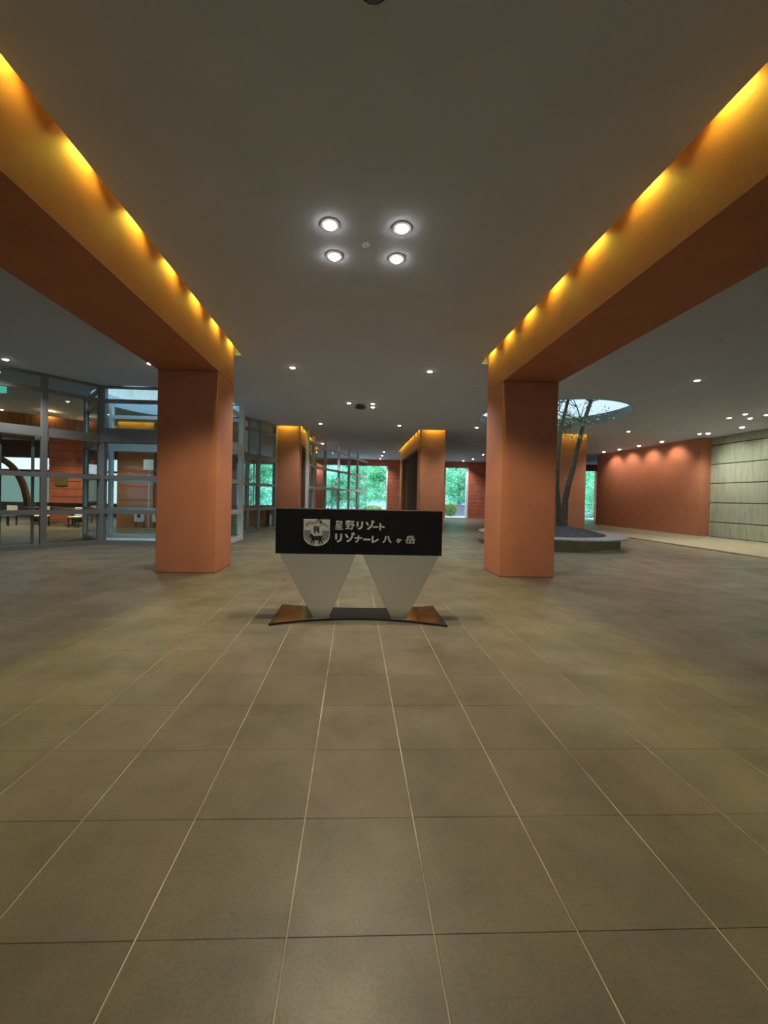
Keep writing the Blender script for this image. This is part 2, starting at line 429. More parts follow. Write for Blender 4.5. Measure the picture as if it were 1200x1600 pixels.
# white jamb of the middle opening
j = MB().box(8.93, 9.05, WY - .02, WY + .42, 0, 3.98).build('trim_2', 'white', bevel=.01); struct(j)
j = MB().box(2.50, 2.60, WY - .02, WY + .42, 0, 3.98).build('trim_3', 'white', bevel=.01); struct(j)

# ------------------------------------------------------------------ right wall
rw = empty_struct('wall_right', (15.7, 10, 0))
MB().box(15.5, 16.6, 16.8, 24.2, 0.02, CZ).build('rendered_wall', 'terracotta', rw, label='terracotta rendered wall washed by spotlights')
MB().box(16.02, 16.5, -24, 16.8, 0.02, CZ).build('wall_backing', 'joint', rw)
zs = [0.05, .71, 1.56, 2.42, 3.27, 4.12, CZ]
for k in range(6):
    for (ya, yb) in ((13.2, 16.79), (9.6, 13.2), (6.0, 9.6), (2.4, 6.0), (-1.2, 2.4), (-4.8, -1.2), (-24, -4.8)):
        MB().box(15.97, 16.03, ya + .004, yb - .004, zs[k] + .018, zs[k + 1] - .018).build('concrete_panel', 'concrete', rw, bevel=.006)
struct(MB().box(22.7, 23, 23.0, 31, 0, CZ).build('wall_right_far', 'terracotta'))
struct(MB().box(16.6, 22.7, 23.0, 23.3, 0, CZ).build('wall_right_return', 'terracotta'))

# ------------------------------------------------------------------ lights
ring_me = MB().lathe([(.062, .006), (.085, .004), (.088, -.006), (.060, -.012)], 0, 0, 28, True).mesh('trim_ring', 'white_trim', smooth=True)
lens_me = MB().lathe([(.001, -.030), (.03, -.026), (.052, -.014), (.061, -.002)], 0, 0, 24).mesh('lamp_glass', 'lens', smooth=True)
lens2_me = MB().lathe([(.001, -.045), (.04, -.040), (.066, -.02), (.075, -.002)], 0, 0, 24).mesh('lamp_glass', 'lens_cool', smooth=True)
ring2_me = MB().lathe([(.075, .006), (.10, .004), (.103, -.008), (.073, -.014)], 0, 0, 28, True).mesh('trim_ring', 'white_trim', smooth=True)
def downlight(x, y, label, group=None, power=1.0, col=(1.0, .86, .62), big=False, z=CZ, cone=100, blend=.8, aim=None, cat='downlight'):
    t = thing('wall_washer' if aim else 'downlight', label, 'lamp', (x, y, z), group)
    a = link('trim_ring', ring2_me if big else ring_me, t); a.matrix_parent_inverse = Matrix.Identity(4)
    b = link('lamp_glass', lens2_me if big else lens_me, t); b.matrix_parent_inverse = Matrix.Identity(4)
    ld = bpy.data.lights.new('lamp_light', 'SPOT'); ld.energy = LAMP_W * power; ld.color = col
    ld.spot_size = math.radians(cone); ld.spot_blend = blend; ld.shadow_soft_size = 0.05
    o = bpy.data.objects.new('lamp_light', ld); COL.objects.link(o); o.location = (x, y, z - .06)
    if aim: o.rotation_euler = Vector(aim).to_track_quat('-Z', 'Y').to_euler()
    return t
# unseen fill downlights added behind the viewpoint; then the four above the sign
for x in (-.33, .46):
    for y in (-5.2, -4.6): downlight(x, y, 'added unseen fill downlight behind the viewpoint, %s %s of the square of four' % ('rear' if y < -5 else 'front', 'left' if x < 0 else 'right'), 'added square of fill lights behind the viewpoint', 1.0, big=True, cone=150, blend=.3)
for k, x in enumerate((-8.0, -4.77, -1.5, 1.7, 4.98, 8.17)):
    downlight(x, -10.5, 'added unseen fill downlight in the row behind the viewpoint, ' + ['leftmost', 'second from left', 'third from left', 'third from right', 'second from right', 'rightmost'][k], 'added row of fill lights behind the viewpoint')
for x, y, lb in ((-.33, 4.27, 'bright round downlight above the sign, near left of the square of four'),
                 (.46, 4.27, 'bright round downlight above the sign, near right of the square of four'),
                 (-.31, 4.82, 'bright round downlight above the sign, far left of the square of four'),
                 (.46, 4.82, 'bright round downlight above the sign, far right of the square of four')):
    downlight(x, y, lb, 'square of four downlights above the sign', 2.1, big=True, cone=136, blend=.22)
for x, y, lb in ((-.24, 12.3, 'small downlight in the cluster mid hall, left one'), (.52, 12.3, 'small downlight in the cluster mid hall, upper right one'),
                 (.54, 12.78, 'small downlight in the cluster mid hall, lower right one')):
    downlight(x, y, lb, 'cluster of downlights mid hall', 2.5)
for x, y, lb in ((12.78, 12.8, 'downlight in the cluster by the concrete wall, leftmost'), (12.72, 12.2, 'downlight in the cluster by the concrete wall, uppermost'),
                 (13.47, 12.75, 'downlight in the cluster by the concrete wall, lowest'), (13.45, 12.2, 'downlight in the cluster by the concrete wall, rightmost, at the frame edge')):
    downlight(x, y, lb, 'cluster of downlights by the concrete wall', 2.2)
GR = [(-8.02, 9.15, 'downlight above the glass wall at the left edge of the frame'), (-4.77, 9.1, 'downlight just left of the near left pillar top'),
      (-1.5, 9.06, 'downlight right of the near left pillar, near the hall centre'), (1.7, 9.0, 'downlight left of the near right pillar, near the hall centre'),
      (4.98, 9.04, 'downlight just right of the near right pillar top, below the beam'), (8.17, 9.01, 'downlight alone in the ceiling right of the round opening'),
      (9.25, 8.2, 'downlight cut by the right frame edge'), (-1.46, 15.95, 'downlight above the left part of the sign, behind the mid hall cluster'),
      (1.79, 15.9, 'downlight left of the far right beam'), (5.0, 15.85, 'downlight by the left edge of the near right pillar, beyond it'),
      (11.39, 15.76, 'downlight left of the row of wall spotlights'), (14.55, 15.86, 'small downlight beside the spotlight where terracotta meets concrete'),
      (-1.87, 21.98, 'downlight seen beside the far glass wall'), (-3.04, 29.9, 'tiny downlight over the far left pier'),
      (1.86, 25.23, 'tiny downlight near the far opening, nearest of three'), (1.91, 27.59, 'tiny downlight near the far opening, middle of three'),
      (1.92, 29.7, 'tiny downlight near the far opening, farthest of three'), (8.67, 28.2, 'tiny downlight before the bright middle opening, middle of three'),
      (8.44, 25.25, 'tiny downlight before the bright middle opening, nearest of three'), (8.41, 29.8, 'tiny downlight before the bright middle opening, farthest of three')]
for x, y, lb in GR:
    downlight(x, y, lb, power=2.6, col=(1.0, .97, .92), cone=125)
for k, y in enumerate((22.43, 21.1, 19.6, 18.1, 15.67, 14.25)):
    nm = ['farthest', 'second farthest', 'third farthest', 'fourth farthest', 'second nearest', 'nearest'][k]
    downlight(14.75, y, 'bright spotlight washing the right wall, %s of the row of six' % nm, 'spotlights washing the right wall', 1.1,
              col=(1.0, .80, .66) if k < 4 else (.92, 1.0, .86), big=True, cone=105, aim=(.62, 0, -1))
# lobby lamps; the ones before pillar and plaque are added to brighten them
for x, y, z, lb in ((-10.98, 16.15, CZ, 'lobby downlight seen through the upper glass left of the round opening'),
                 (-15.6, 14.4, CZ, 'lobby downlight behind the left glass bay, left of two'), (-13.2, 14.9, CZ, 'lobby downlight behind the left glass bay, right of two'),
                 (-16.5, 18, CZ, 'lobby downlight deep in the lobby above the arch'), (-12.5, 19, CZ, 'lobby downlight before the lobby block wall'),
                 (-7.0, 20.5, CZ, 'lobby downlight near the lobby window'), (-5.2, 25, CZ, 'lobby downlight by the far lobby pier'), (-9.5, 15.3, CZ, 'added fill downlight in front of the lobby pillar'),
                 (-14.3, 18.4, CZ, 'added fill downlight in front of the lobby plaque')):
    downlight(x, y, lb, power=4, col=(1.0, .76, .48), z=z)
# sensors and small ceiling fittings
def dome(x, y, r, mt, label, name, cat):
    o = MB().lathe([(r * 1.25, CZ - .001), (r * 1.25, CZ - .012), (r, CZ - .016), (r * .8, CZ - .016 - r * .4), (r * .4, CZ - .016 - r * .62), (.001, CZ - .016 - r * .68)], x, y, 24).build(name, mt, smooth=True)
    tag(o, label, cat); return o
dome(.05, 2.25, .085, 'dark_plastic', 'dark dome sensor on the ceiling at the top edge of the frame', 'ceiling_sensor', 'sensor')
dome(.07, 4.57, .035, 'white_trim', 'small white sprinkler cap in the middle of the four bright downlights', 'sprinkler_cap', 'sprinkler')
dome(.10, 6.87, .035, 'white_trim', 'small white sprinkler cap between the bright four and the pair of downlights', 'sprinkler_cap', 'sprinkler')
dome(6.55, 6.77, .035, 'white_trim', 'small white sprinkler cap beyond the right beam', 'sprinkler_cap', 'sprinkler')
o = MB().lathe([(.05, CZ), (.05, CZ - .05), (.17, CZ - .06), (.18, CZ - .09), (.12, CZ - .12), (.001, CZ - .12)], .13, 12.55, 24).build('ceiling_speaker', 'dark_plastic', smooth=True)
tag(o, 'dark round fitting in the middle of the mid hall downlight cluster', 'speaker')

# ------------------------------------------------------------------ glass wall of the lobby
RAILS = [(0.0, .12), (.87, .99), (1.84, 1.96), (2.87, 3.10), (4.0, 4.10), (4.41, 4.47)]
win_n = [2]
def glazing(nodes, mt='frame', post=.13, rails=RAILS, panes=True, ends=(True, True), dep=.12):
    g = empty_struct('window_%d' % win_n[0], (nodes[0][0], nodes[0][1], 0)); win_n[0] += 1
    for k, p in enumerate(nodes):
        if (k == 0 and not ends[0]) or (k == len(nodes) - 1 and not ends[1]): continue
        q = nodes[k + 1] if k + 1 < len(nodes) else nodes[k - 1]
        d = (Vector(q) - Vector(p)).normalized() * post / 2
        MB().bar(Vector(p) - d, Vector(p) + d, dep + .03, 0, CZ).build('mullion', mt, g, bevel=.004)
    for a, b in zip(nodes, nodes[1:]):
        for z0, z1 in rails: MB().bar(a, b, dep, z0, z1).build('transom', mt, g)
        if panes:
            for (_, za), (zb, _) in zip(rails, rails[1:]):
                MB().bar(a, b, .012, za, zb).build('pane', 'glass', g)
    return g
A = (-7.15, 11.2); B = (-3.86, 11.2); Cc = (-3.76, 12.9); E_ = (-8.75, 12.9)
glazing([(-15.5, -23), (-15.5, -8), (-15.3, 1.5), (-13.2, 4.2), (-11.9, 5.75), (-10.6, 7.25), (-9.55, 8.45), (-8.62, 9.55), (-7.99, 10.22), A], ends=(True, False))
glazing([A, (-5.0, 11.2), B], post=.2)
glazing([B, Cc], 'frame_pale', ends=(False, True), post=.16)
glazing([A, E_], ends=(False, True), post=.1)
glazing([E_, (-7.95, 12.9), (-6.2, 12.9), Cc], 'frame_pale', rails=[(0, .12), (.87, .99), (1.84, 1.96), (2.82, 3.20), (3.87, 3.98), (4.41, 4.47)], ends=(True, False), post=.1)
glazing([(-4.5, 12.9), (-4.2, 15.2), (-3.9, 15.7), (-3.45, 16.75)], ends=(False, True), post=.12)
glazing([(-2.2, 17.9), (-2.1, 19.4), (-1.63, 21.17), (-.97, 22.91), (-.39, 24.67), (.16, 26.35), (.9, 28.4)], rails=[(0, .12), (1.84, 1.96), (2.9, 3.02), (4.0, 4.10)], mt='frame_pale', ends=(True, False), post=.07)
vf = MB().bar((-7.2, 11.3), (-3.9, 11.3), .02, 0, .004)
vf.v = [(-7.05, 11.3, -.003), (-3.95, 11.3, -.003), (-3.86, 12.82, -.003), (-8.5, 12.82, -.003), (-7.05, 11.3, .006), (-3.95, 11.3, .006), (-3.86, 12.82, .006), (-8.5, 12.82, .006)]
struct(vf.build('floor_daylight_slab', 'concrete_pale'))  # pale slab: daylight on the vestibule floor put into its colour
# door leaf in the left bay
d1 = empty_struct('door_1', (-8.3, 9.9, 0))
p, q = Vector((-8.62, 9.55)), Vector((-7.99, 10.22)); dd = (q - p).normalized(); nn = Vector((-dd.y, dd.x)) * .09
for t0, t1 in ((.08, .14), (.69, .75)):
    MB().bar(p + nn + dd * t0, p + nn + dd * t1, .05, .02, 2.86).build('door_frame', 'frame', d1)
for z0, z1 in ((.02, .12), (2.76, 2.86)):
    MB().bar(p + nn + dd * .14, p + nn + dd * .69, .05, z0, z1).build('door_frame', 'frame', d1)
# fascia strip of vestibule header
struct(MB().bar(A, B, .2, 2.87, 3.28).build('trim_4', 'frame', bevel=.01))

# ------------------------------------------------------------------ lobby interior
struct(MB().box(-27, -26.7, -24, 31, 0, CZ).build('wall_lobby_left', 'cream'))
lw = empty_struct('wall_lobby_back', (-20, 24, 0))
MB().box(-26.7, -12, 24, 24.3, 0, .75).build('sill_wall', 'cream', lw)
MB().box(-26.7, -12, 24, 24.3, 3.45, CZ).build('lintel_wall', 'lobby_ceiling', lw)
MB().box(-22.6, -22.2, 24, 24.3, .75, 3.45).build('window_pier', 'frame', lw)
w9 = empty_struct('window_20', (-20, 24.4, .75))
MB().box(-26.7, -12, 24.35, 24.4, 2.75, 3.45).build('window_glow_panel', 'window_glow', w9)
MB().box(-26.7, -12, 24.30, 24.45, 2.62, 2.75).build('window_frame', 'frame', w9)
MB().box(-26.7, -17.9, 24.35, 24.4, .75, 2.62).build('teal_glow_panel', 'teal', w9, label='teal glowing panel standing for daylight in the lobby window')
MB().box(-17.9, -12, 24.35, 24.4, .75, 2.62).build('window_glow_panel', 'window_glow', w9)
# coursed block pier in the lobby
lb = empty_struct('wall_lobby_pier', (-14.6, 20, 0))
MB().box(-15.35, -13.2, 20.03, 20.5, 0, CZ).build('wall_core', 'brick_joint', lb)
z = 0
while z < CZ - .05:
    MB().box(-15.38, -13.17, 20 - random.uniform(0, .01), 20.52, z + .02, min(z + .39, CZ)).build('block_course', 'brick', lb, bevel=.008)
    z += .39
pq = MB().box(-15.05, -14.45, 19.94, 19.985, 1.75, 2.3).build('wall_plaque', 'olive', bevel=.01); tag(pq, 'square olive plaque on the lobby block wall', 'plaque')
# dark lower soffit with warm cove around it
sof = empty_struct('trim_5', (-15, 18, 3.5))
bmb = MB(); bmb.lathe([(6.8, 3.62), (6.8, CZ - .18), (7.0, CZ - .18), (7.0, 3.62)], -16.5, 20.0, 64, True)
bmb.build('curved_bulkhead', 'wood', sof, smooth=True)
for a in range(-120, 31, 15):
    rr = 7.12; x = -16.5 + rr * math.cos(math.radians(a)); y = 20 + rr * math.sin(math.radians(a))
    if y > 23.6 or (-10.6 < x < -8.2): continue
    ld = bpy.data.lights.new('bulkhead_light', 'POINT'); ld.energy = 5; ld.color = (1, .6, .22); ld.shadow_soft_size = .05
    o = bpy.data.objects.new('bulkhead_light', ld); COL.objects.link(o); o.location = (x, y, CZ - .12)
# leaning arch, tables, stools
arc = [(-20.4 + 1.9 * math.sin(t), 22.6, .16 + 3.1 * math.cos(t)) for t in [i * .1 for i in range(1, 16)]]
o = MB().tube(arc, .17, 8).build('curved_brace', 'wood'); tag(o, 'curved brown timber brace rising across the teal lobby window', 'brace')
def table(x, y, r, lab):
    t = thing('cafe_table', lab, 'table', (x, y, 0))
    MB().lathe([(.001, .70), (r, .70), (r + .01, .72), (r, .745), (.001, .745)], x, y, 32).build('tabletop', 'dark_wood', t, smooth=True)
    MB().lathe([(.001, .03), (.28, .02), (.28, 0), (.04, .05), (.035, .70)], x, y, 16).build('pedestal', 'dark_wood', t, smooth=True)
table(-12.2, 17.2, .65, 'dark round table in the lobby, in front of the block wall at right')
table(-13.9, 17.8, .70, 'dark round table in the lobby, in front of the block wall at left')
def stool(x, y, lab, mt='white'):
    t = thing('lobby_chair', lab, 'chair', (x, y, 0), 'pale lobby chairs')
    MB().box(x - .22, x + .22, y - .22, y + .22, .40, .46).build('seat', mt, t, bevel=.02)
    MB().box(x - .22, x + .22, y + .18, y + .23, .46, .82).build('backrest', mt, t, bevel=.02)
    for a in (-.19, .19):
        for b in (-.19, .19): MB().box(x + a - .02, x + a + .02, y + b - .02, y + b + .02, 0, .40).build('leg', 'dark_wood', t)
stool(-14.4, 16.6, 'pale lobby chair before the left dark table'); stool(-13.0, 16.5, 'pale lobby chair between the two dark tables'); stool(-11.4, 16.3, 'pale lobby chair before the right dark table')
bn = thing('lobby_bench', 'long dark timber bench in the lobby before the block wall', 'bench', (-13.2, 18.9, 0))
MB().box(-15.2, -10.9, 18.6, 19.1, .38, .48).build('seat', 'dark_wood', bn, bevel=.01)
MB().box(-15.2, -10.9, 19.05, 19.12, .48, .92).build('backrest', 'dark_wood', bn, bevel=.01)
for x in (-15.1, -13.1, -11.0): MB().box(x - .04, x + .04, 18.62, 19.08, 0, .38).build('leg', 'dark_wood', bn)
# notice stand, small white boards at the lobby pillar
t = thing('notice_stand', 'white notice board on a thin pole in front of the lobby pillar', 'stand', (-8.25, 15.9, 0))
MB().box(-8.52, -8.12, 15.88, 15.91, 2.40, 2.82).build('notice_board', 'white', t, bevel=.006)
MB().lathe([(.02, .02), (.02, 2.4)], -8.32, 15.93, 10).build('pole', 'white', t, smooth=True)
MB().lathe([(.001, .03), (.2, .025), (.2, 0)], -8.32, 15.93, 20).build('base', 'frame', t, smooth=True)
for x, lab in ((-9.05, 'small white poster board low on the lobby pillar, left of two'), (-8.30, 'small white poster board low beside the lobby pillar, right of two')):
    t = thing('poster_board', lab, 'poster', (x, 16.6, 0))
    MB().box(x - .2, x + .2, 16.58, 16.61, .25, .75).build('board', 'white', t, bevel=.005)
    MB().lathe([(.07, .5), (.001, .5)], 0, 0, 12)
    MB().box(x - .06, x + .06, 16.565, 16.582, .44, .56).build('picture', 'dark_plastic', t)
    for s in (-.16, .16): MB().box(x + s - .015, x + s + .015, 16.6, 16.7, 0, .3).build('leg', 'frame', t)
cb = thing('lobby_counter', 'low brown counter with pale top seen through the glass left of the sign', 'counter', (-4.9, 19.0, 0))
MB().box(-5.6, -4.3, 19, 19.8, 0, .92).build('counter_body', 'wood', cb, bevel=.01)
MB().box(-5.7, -4.2, 18.9, 19.9, .92, .98).build('counter_top', 'cream', cb, bevel=.01)
ex = thing('exit_sign', 'green lit exit sign behind the upper glass at the left frame edge', 'sign', (-10.2, 11.2, 3.9))
MB().box(-10.55, -9.75, 11.2, 11.26, 4.17, 4.42).build('housing', 'white', ex, bevel=.01)
MB().box(-10.52, -9.78, 11.185, 11.2, 4.19, 4.40).build('lit_face', 'exit_green', ex)

# ------------------------------------------------------------------ the sign
sg = thing('hotel_sign', 'black hotel sign board with silver crest and lettering on two inverted triangular metal legs', 'sign', (.07, 4.75, 0))
SY = 4.60
MB().box(-.925, 1.062, SY, SY + .26, .808, 1.345).build('board', 'black', sg, bevel=.004)
def leg(xa, xb, xc, xd):
    mb = MB(); zt, zb2 = .812, .022; ya, yb = SY + .01, SY + .25; yc, yd = SY + .09, SY + .21
    mb.v = [(xc, yc, zb2), (xd, yc, zb2), (xd, yd, zb2), (xc, yd, zb2), (xa, ya, zt), (xb, ya, zt), (xb, yb, zt), (xa, yb, zt)]
    mb.f = [(0, 3, 2, 1), (4, 5, 6, 7), (0, 1, 5, 4), (1, 2, 6, 5), (2, 3, 7, 6), (3, 0, 4, 7)]
    mb.build('leg', 'steel', sg, bevel=.003)
leg(-.885, .03, -.475, -.285); leg(.105, 1.035, .475, .665)
# curved base plate: concave front and back edges
nb = 40; mb = MB()
for layer in (0.0, .022):
    for i in range(nb + 1):
        u = i / nb * 2 - 1; x = .08 + u * 1.03
        mb.v.append((x, 4.45 + .235 * (1 - u * u), layer))
    for i in range(nb + 1):
        u = 1 - i / nb * 2; x = .08 + u * 1.03
        mb.v.append((x, 5.26 - .14 * (1 - u * u), layer))
K = 2 * (nb + 1)
for i in range(nb):
    a, b, c, d = i, i + 1, K - 2 - i, K - 1 - i
    mb.f.append((a, d, c, b)); mb.f.append((K + a, K + b, K + c, K + d))
for i in range(K): j = (i + 1) % K; mb.f.append((i, j, K + j, K + i))
bp_ = mb.build('base_plate', 'plate', sg)
mb = MB()
for i in range(nb):
    u0 = i / nb * 2 - 1; u1 = (i + 1) / nb * 2 - 1
    a = (.08 + u0 * 1.035, 4.45 + .235 * (1 - u0 * u0)); b = (.08 + u1 * 1.035, 4.45 + .235 * (1 - u1 * u1))
    mb.bar((a[0], a[1] - .006), (b[0], b[1] - .006), .012, 0, .026)
mb.build('edge_strip', 'plate_edge', bp_)
# crest
def shp(u, v): return (-.44 + u, .905 + v)
cw, chh = .155, .315
out = [shp(-cw, chh), shp(-cw, .13)]
for i in range(1, 14):
    a = PI * i / 14; u = -cw * math.cos(a); out.append(shp(u, .13 - .13 * math.sin(a) ** 0.85))
out += [shp(cw, .13), shp(cw, chh)]
cr_ = MB().prism(out, SY - .014, SY - .0005).build('crest', 'crest', sg, label='silver shield crest with dark letter, horse and rays')
F = SY - .0165
def ink(name, polys, par=cr_, mt='ink'):
    mb = MB()
    for p in polys: mb.prism([shp(*q) for q in p], F, SY - .013)
    return mb.build(name, mt, par)
def stroke(a, b, wa, wb=None):
    wb = wa if wb is None else wb
    a = Vector(a); b = Vector(b); d = (b - a).normalized(); n = Vector((-d.y, d.x))
    return [tuple(a - n * wa / 2), tuple(b - n * wb / 2), tuple(b + n * wb / 2), tuple(a + n * wa / 2)]
ink('letter_mark', [stroke((-.022, .165), (-.022, .235), .018), [(-.036, .165), (-.008, .165), (-.008, .171), (-.036, .171)], [(-.036, .229), (.012, .229), (.012, .236), (-.036, .236)],
    stroke((-.015, .231), (.016, .228), .012), stroke((.016, .230), (.027, .215), .016), stroke((.027, .217), (.014, .200), .015), stroke((.016, .202), (-.016, .200), .009),
    stroke((.004, .200), (.028, .168), .018), [(.014, .165), (.040, .165), (.040, .171), (.014, .171)]])
mts = [((-.135, .245), (-.115, .268)), ((-.115, .268), (-.100, .256)), ((-.105, .258), (-.082, .292)), ((-.082, .292), (-.060, .268)), ((-.062, .270), (-.045, .282)), ((-.045, .282), (-.018, .276)),
       ((-.018, .276), (0, .292)), ((.0, .292), (.03, .318)), ((.03, .318), (.045, .288)), ((.045, .288), (.056, .295)), ((.056, .295), (.085, .262)), ((.085, .262), (.098, .27)), ((.098, .27), (.128, .24))]
ink('mountain_line', [stroke(a, b, .006) for a, b in mts] + [[(.03, .318), (.034, .282), (.046, .262), (.052, .278), (.062, .270), (.05, .30)]])
rays = []
for i, a in enumerate([4, 16, 28, 40, 52, 64]):
    for sd in (-1, 1):
        t = math.radians(a); r0, r1 = .062 + .004 * i, (.148, .152, .158, .160, .150, .128)[i]
        rays.append(stroke((sd * r0 * math.cos(t), .185 - r0 * math.sin(t)), (sd * r1 * math.cos(t), .185 - r1 * math.sin(t)), .003, .011))
for ry in rays: ink('ray', [ry])
horse = [(-.098, .118), (-.092, .108), (-.078, .112), (-.070, .104), (-.066, .088), (-.062, .072), (-.080, .058), (-.076, .030), (-.063, .030), (-.066, .052), (-.046, .064), (-.044, .020), (-.030, .020), (-.030, .068),
         (.018, .074), (.026, .056), (.022, .020), (.036, .020), (.042, .054), (.050, .060), (.064, .044), (.060, .024), (.074, .026), (.078, .050), (.062, .082), (.060, .104),
         (.072, .096), (.080, .070), (.088, .072), (.084, .104), (.066, .124), (.040, .130), (-.020, .124), (-.045, .130), (-.062, .150), (-.072, .160), (-.076, .150), (-.086, .142)]
horse = [(u * .92 + .002, v * .92 + .004) for u, v in horse]
ink('horse', [horse])
# lettering
def glyph(ch, x, z, wdt, hgt, off=.012):
    cu = bpy.data.curves.new('character', 'FONT'); cu.body = ch; cu.size = 1.0; cu.extrude = .02; cu.offset = off; cu.resolution_u = 3
    tmp = bpy.data.objects.new('character', cu); COL.objects.link(tmp)
    bpy.context.view_layer.update()
    dg = bpy.context.evaluated_depsgraph_get()
    me = bpy.data.meshes.new_from_object(tmp.evaluated_get(dg)); bpy.data.objects.remove(tmp)
    if len(me.vertices) == 0: return None
    xs = [v.co.x for v in me.vertices]; ys = [v.co.y for v in me.vertices]
    x0, x1, y0, y1 = min(xs), max(xs), min(ys), max(ys)
    for v in me.vertices:
        a, b, c = v.co
        v.co = (x + (a - x0) / (x1 - x0) * wdt, SY - .007 - c * .3, z + (b - y0) / max(y1 - y0, 1e-4) * hgt)
    me.name = 'character'; me.materials.clear(); me.materials.append(M['silver'])
    me.update()
    o = link('character', me, sg); return o
def px(x, y):   # position on the board face from measured image position (only used to read off real sizes)
    return (-.925 + (x - 433) / 259.5 * 1.985, 1.345 - (y - 794 - (x - 433) * .02) / 71 * .537)
for ch, a, b, c, d in (('星', 524.5, 537, 814, 828), ('野', 540.5, 555, 814, 828), ('リ', 558, 568, 815, 828), ('ゾ', 572, 586, 813, 828.5), ('ー', 583, 592, 822.5, 825), ('ト', 593.5, 602, 818, 829),
                       ('リ', 525, 536, 834, 848), ('ゾ', 540, 556, 832, 848), ('ナ', 555, 567, 837, 848.5), ('ー', 569, 580, 842, 845), ('レ', 582, 593, 838, 849),
                       ('八', 599, 613.5, 838, 849.5), ('ヶ', 620, 629, 842, 849.5), ('岳', 635, 650, 837.5, 850.5)):
    x0, z1 = px(a, c); x1, z0 = px(b, d)
    glyph(ch, x0, z0, x1 - x0, z1 - z0, off=.008 if ch in '星野岳' else .042)

# ------------------------------------------------------------------ planter and tree
PX, PY = 6.75, 13.15
pt = thing('round_planter', 'low round planter with overhanging stone rim, filled with dark gravel, behind the right pillar', 'planter', (PX, PY, 0))
MB().lathe([(2.10, 0), (2.12, .33)], PX, PY, 72).build('planter_wall', 'planter', pt, smooth=True)
MB().lathe([(1.72, .33), (2.30, .33), (2.33, .35), (2.33, .385), (2.30, .40), (1.72, .40)], PX, PY, 72, True).build('stone_rim', 'rim', pt, smooth=True)
g = MB(); rn = random.Random(3)
prof = [(.001, .62), (.6, .60), (1.1, .52), (1.5, .44), (1.74, .36)]
g.lathe(prof, PX, PY, 40)
g.build('gravel_bed', 'soil', pt, smooth=True)
st = MB()
for i in range(2600):
    a = rn.uniform(0, 2 * PI); r = 1.70 * math.sqrt(rn.random())
    hz = .62 - .25 * (r / 1.74) ** 2; s = rn.uniform(.018, .05); x = PX + r * math.cos(a); y = PY + r * math.sin(a)
    b = len(st.v); st.v += [(x + s, y, hz), (x, y + s, hz + s * .3), (x - s, y, hz), (x, y - s, hz - .01), (x + s * .2, y, hz + s)]
    st.f += [(b, b + 1, b + 4), (b + 1, b + 2, b + 4), (b + 2, b + 3, b + 4), (b + 3, b, b + 4)]
o = st.build('gravel', 'soil', pt); o['kind'] = 'stuff'
# tree in the planter: stems, branches, leaves
tr = thing('planter_tree', 'slender leaning tree growing from the round planter up through the round ceiling opening', 'tree', (7.3, 13.3, .58))
rn = random.Random(11)
def wig(pts, amt):
    return [tuple(Vector(p) + Vector((rn.uniform(-amt, amt), rn.uniform(-amt, amt), 0))) for p in pts]
s1 = [(7.33, 13.3, .5), (7.38, 13.3, .9), (7.40, 13.3, 1.57), (7.50, 13.3, 2.1), (7.60, 13.3, 2.47), (7.74, 13.3, 3.1), (7.85, 13.3, 3.6), (7.99, 13.3, 4.28), (8.22, 13.3, 5.0), (8.35, 13.2, 5.9), (8.3, 13.0, 7.2)]
MB().tube(s1, [.15, .12, .10, .09, .085, .078, .072, .068, .06, .045, .02], 12).build('trunk', 'bark', tr, smooth=True)
s2 = [(7.2, 13.2, .5), (7.10, 13.15, 1.2), (6.98, 13.1, 2.0), (6.96, 13.05, 3.0), (7.02, 13.0, 4.0), (7.2, 12.9, 5.0), (7.0, 12.7, 6.5)]
MB().tube(s2, [.12, .085, .075, .07, .06, .05, .02], 10).build('trunk', 'bark', tr, smooth=True)
s3 = [(7.1, 13.5, .5), (7.1, 13.8, 1.2), (7.05, 14.0, 2.2), (7.0, 14.2, 3.4), (6.6, 14.3, 4.6), (6.2, 14.2, 6)]
MB().tube(s3, [.10, .07, .06, .055, .045, .02], 10).build('trunk', 'bark', tr, smooth=True)
tips = []; br = MB()
def branch(p, d, ln, r, depth):
    p = Vector(p); d = Vector(d).normalized(); pts = [p]
    for k in range(4):
        d = (d + Vector((rn.uniform(-.3, .3), rn.uniform(-.3, .3), rn.uniform(-.12, .22)))).normalized(); p = p + d * ln / 4
        h = Vector((p.x - DR[0], p.y - DR[1]))
        if p.z < 5.0 and h.length > 1.95: h = h.normalized() * 1.95; p = Vector((DR[0] + h.x, DR[1] + h.y, p.z)); d.z = abs(d.z) + .3
        pts.append(p)
    br.tube(pts, [r, r * .8, r * .65, r * .5, r * .3], 5)
    tips.extend(pts[2:])
    if depth > 0:
        for k in (2, 3, 4):
            for q in range(2):
                a = rn.uniform(0, 2 * PI); nd = (d + Vector((math.cos(a), math.sin(a), rn.uniform(-.2, .5))) * .9)
                branch(pts[k], nd, ln * .6, r * .55, depth - 1)
for (p, n) in ((s1[7], 2), (s1[8], 5), (s1[9], 5), (s2[4], 2), (s2[5], 5), (s3[4], 5)):
    for k in range(n):
        a = rn.uniform(0, 2 * PI); up = rn.uniform(.1, .7)
        branch(p, (math.cos(a), math.sin(a), up), rn.uniform(.9, 1.9), .028, 2)
o = br.build('branches', 'bark', tr); o['kind'] = 'stuff'
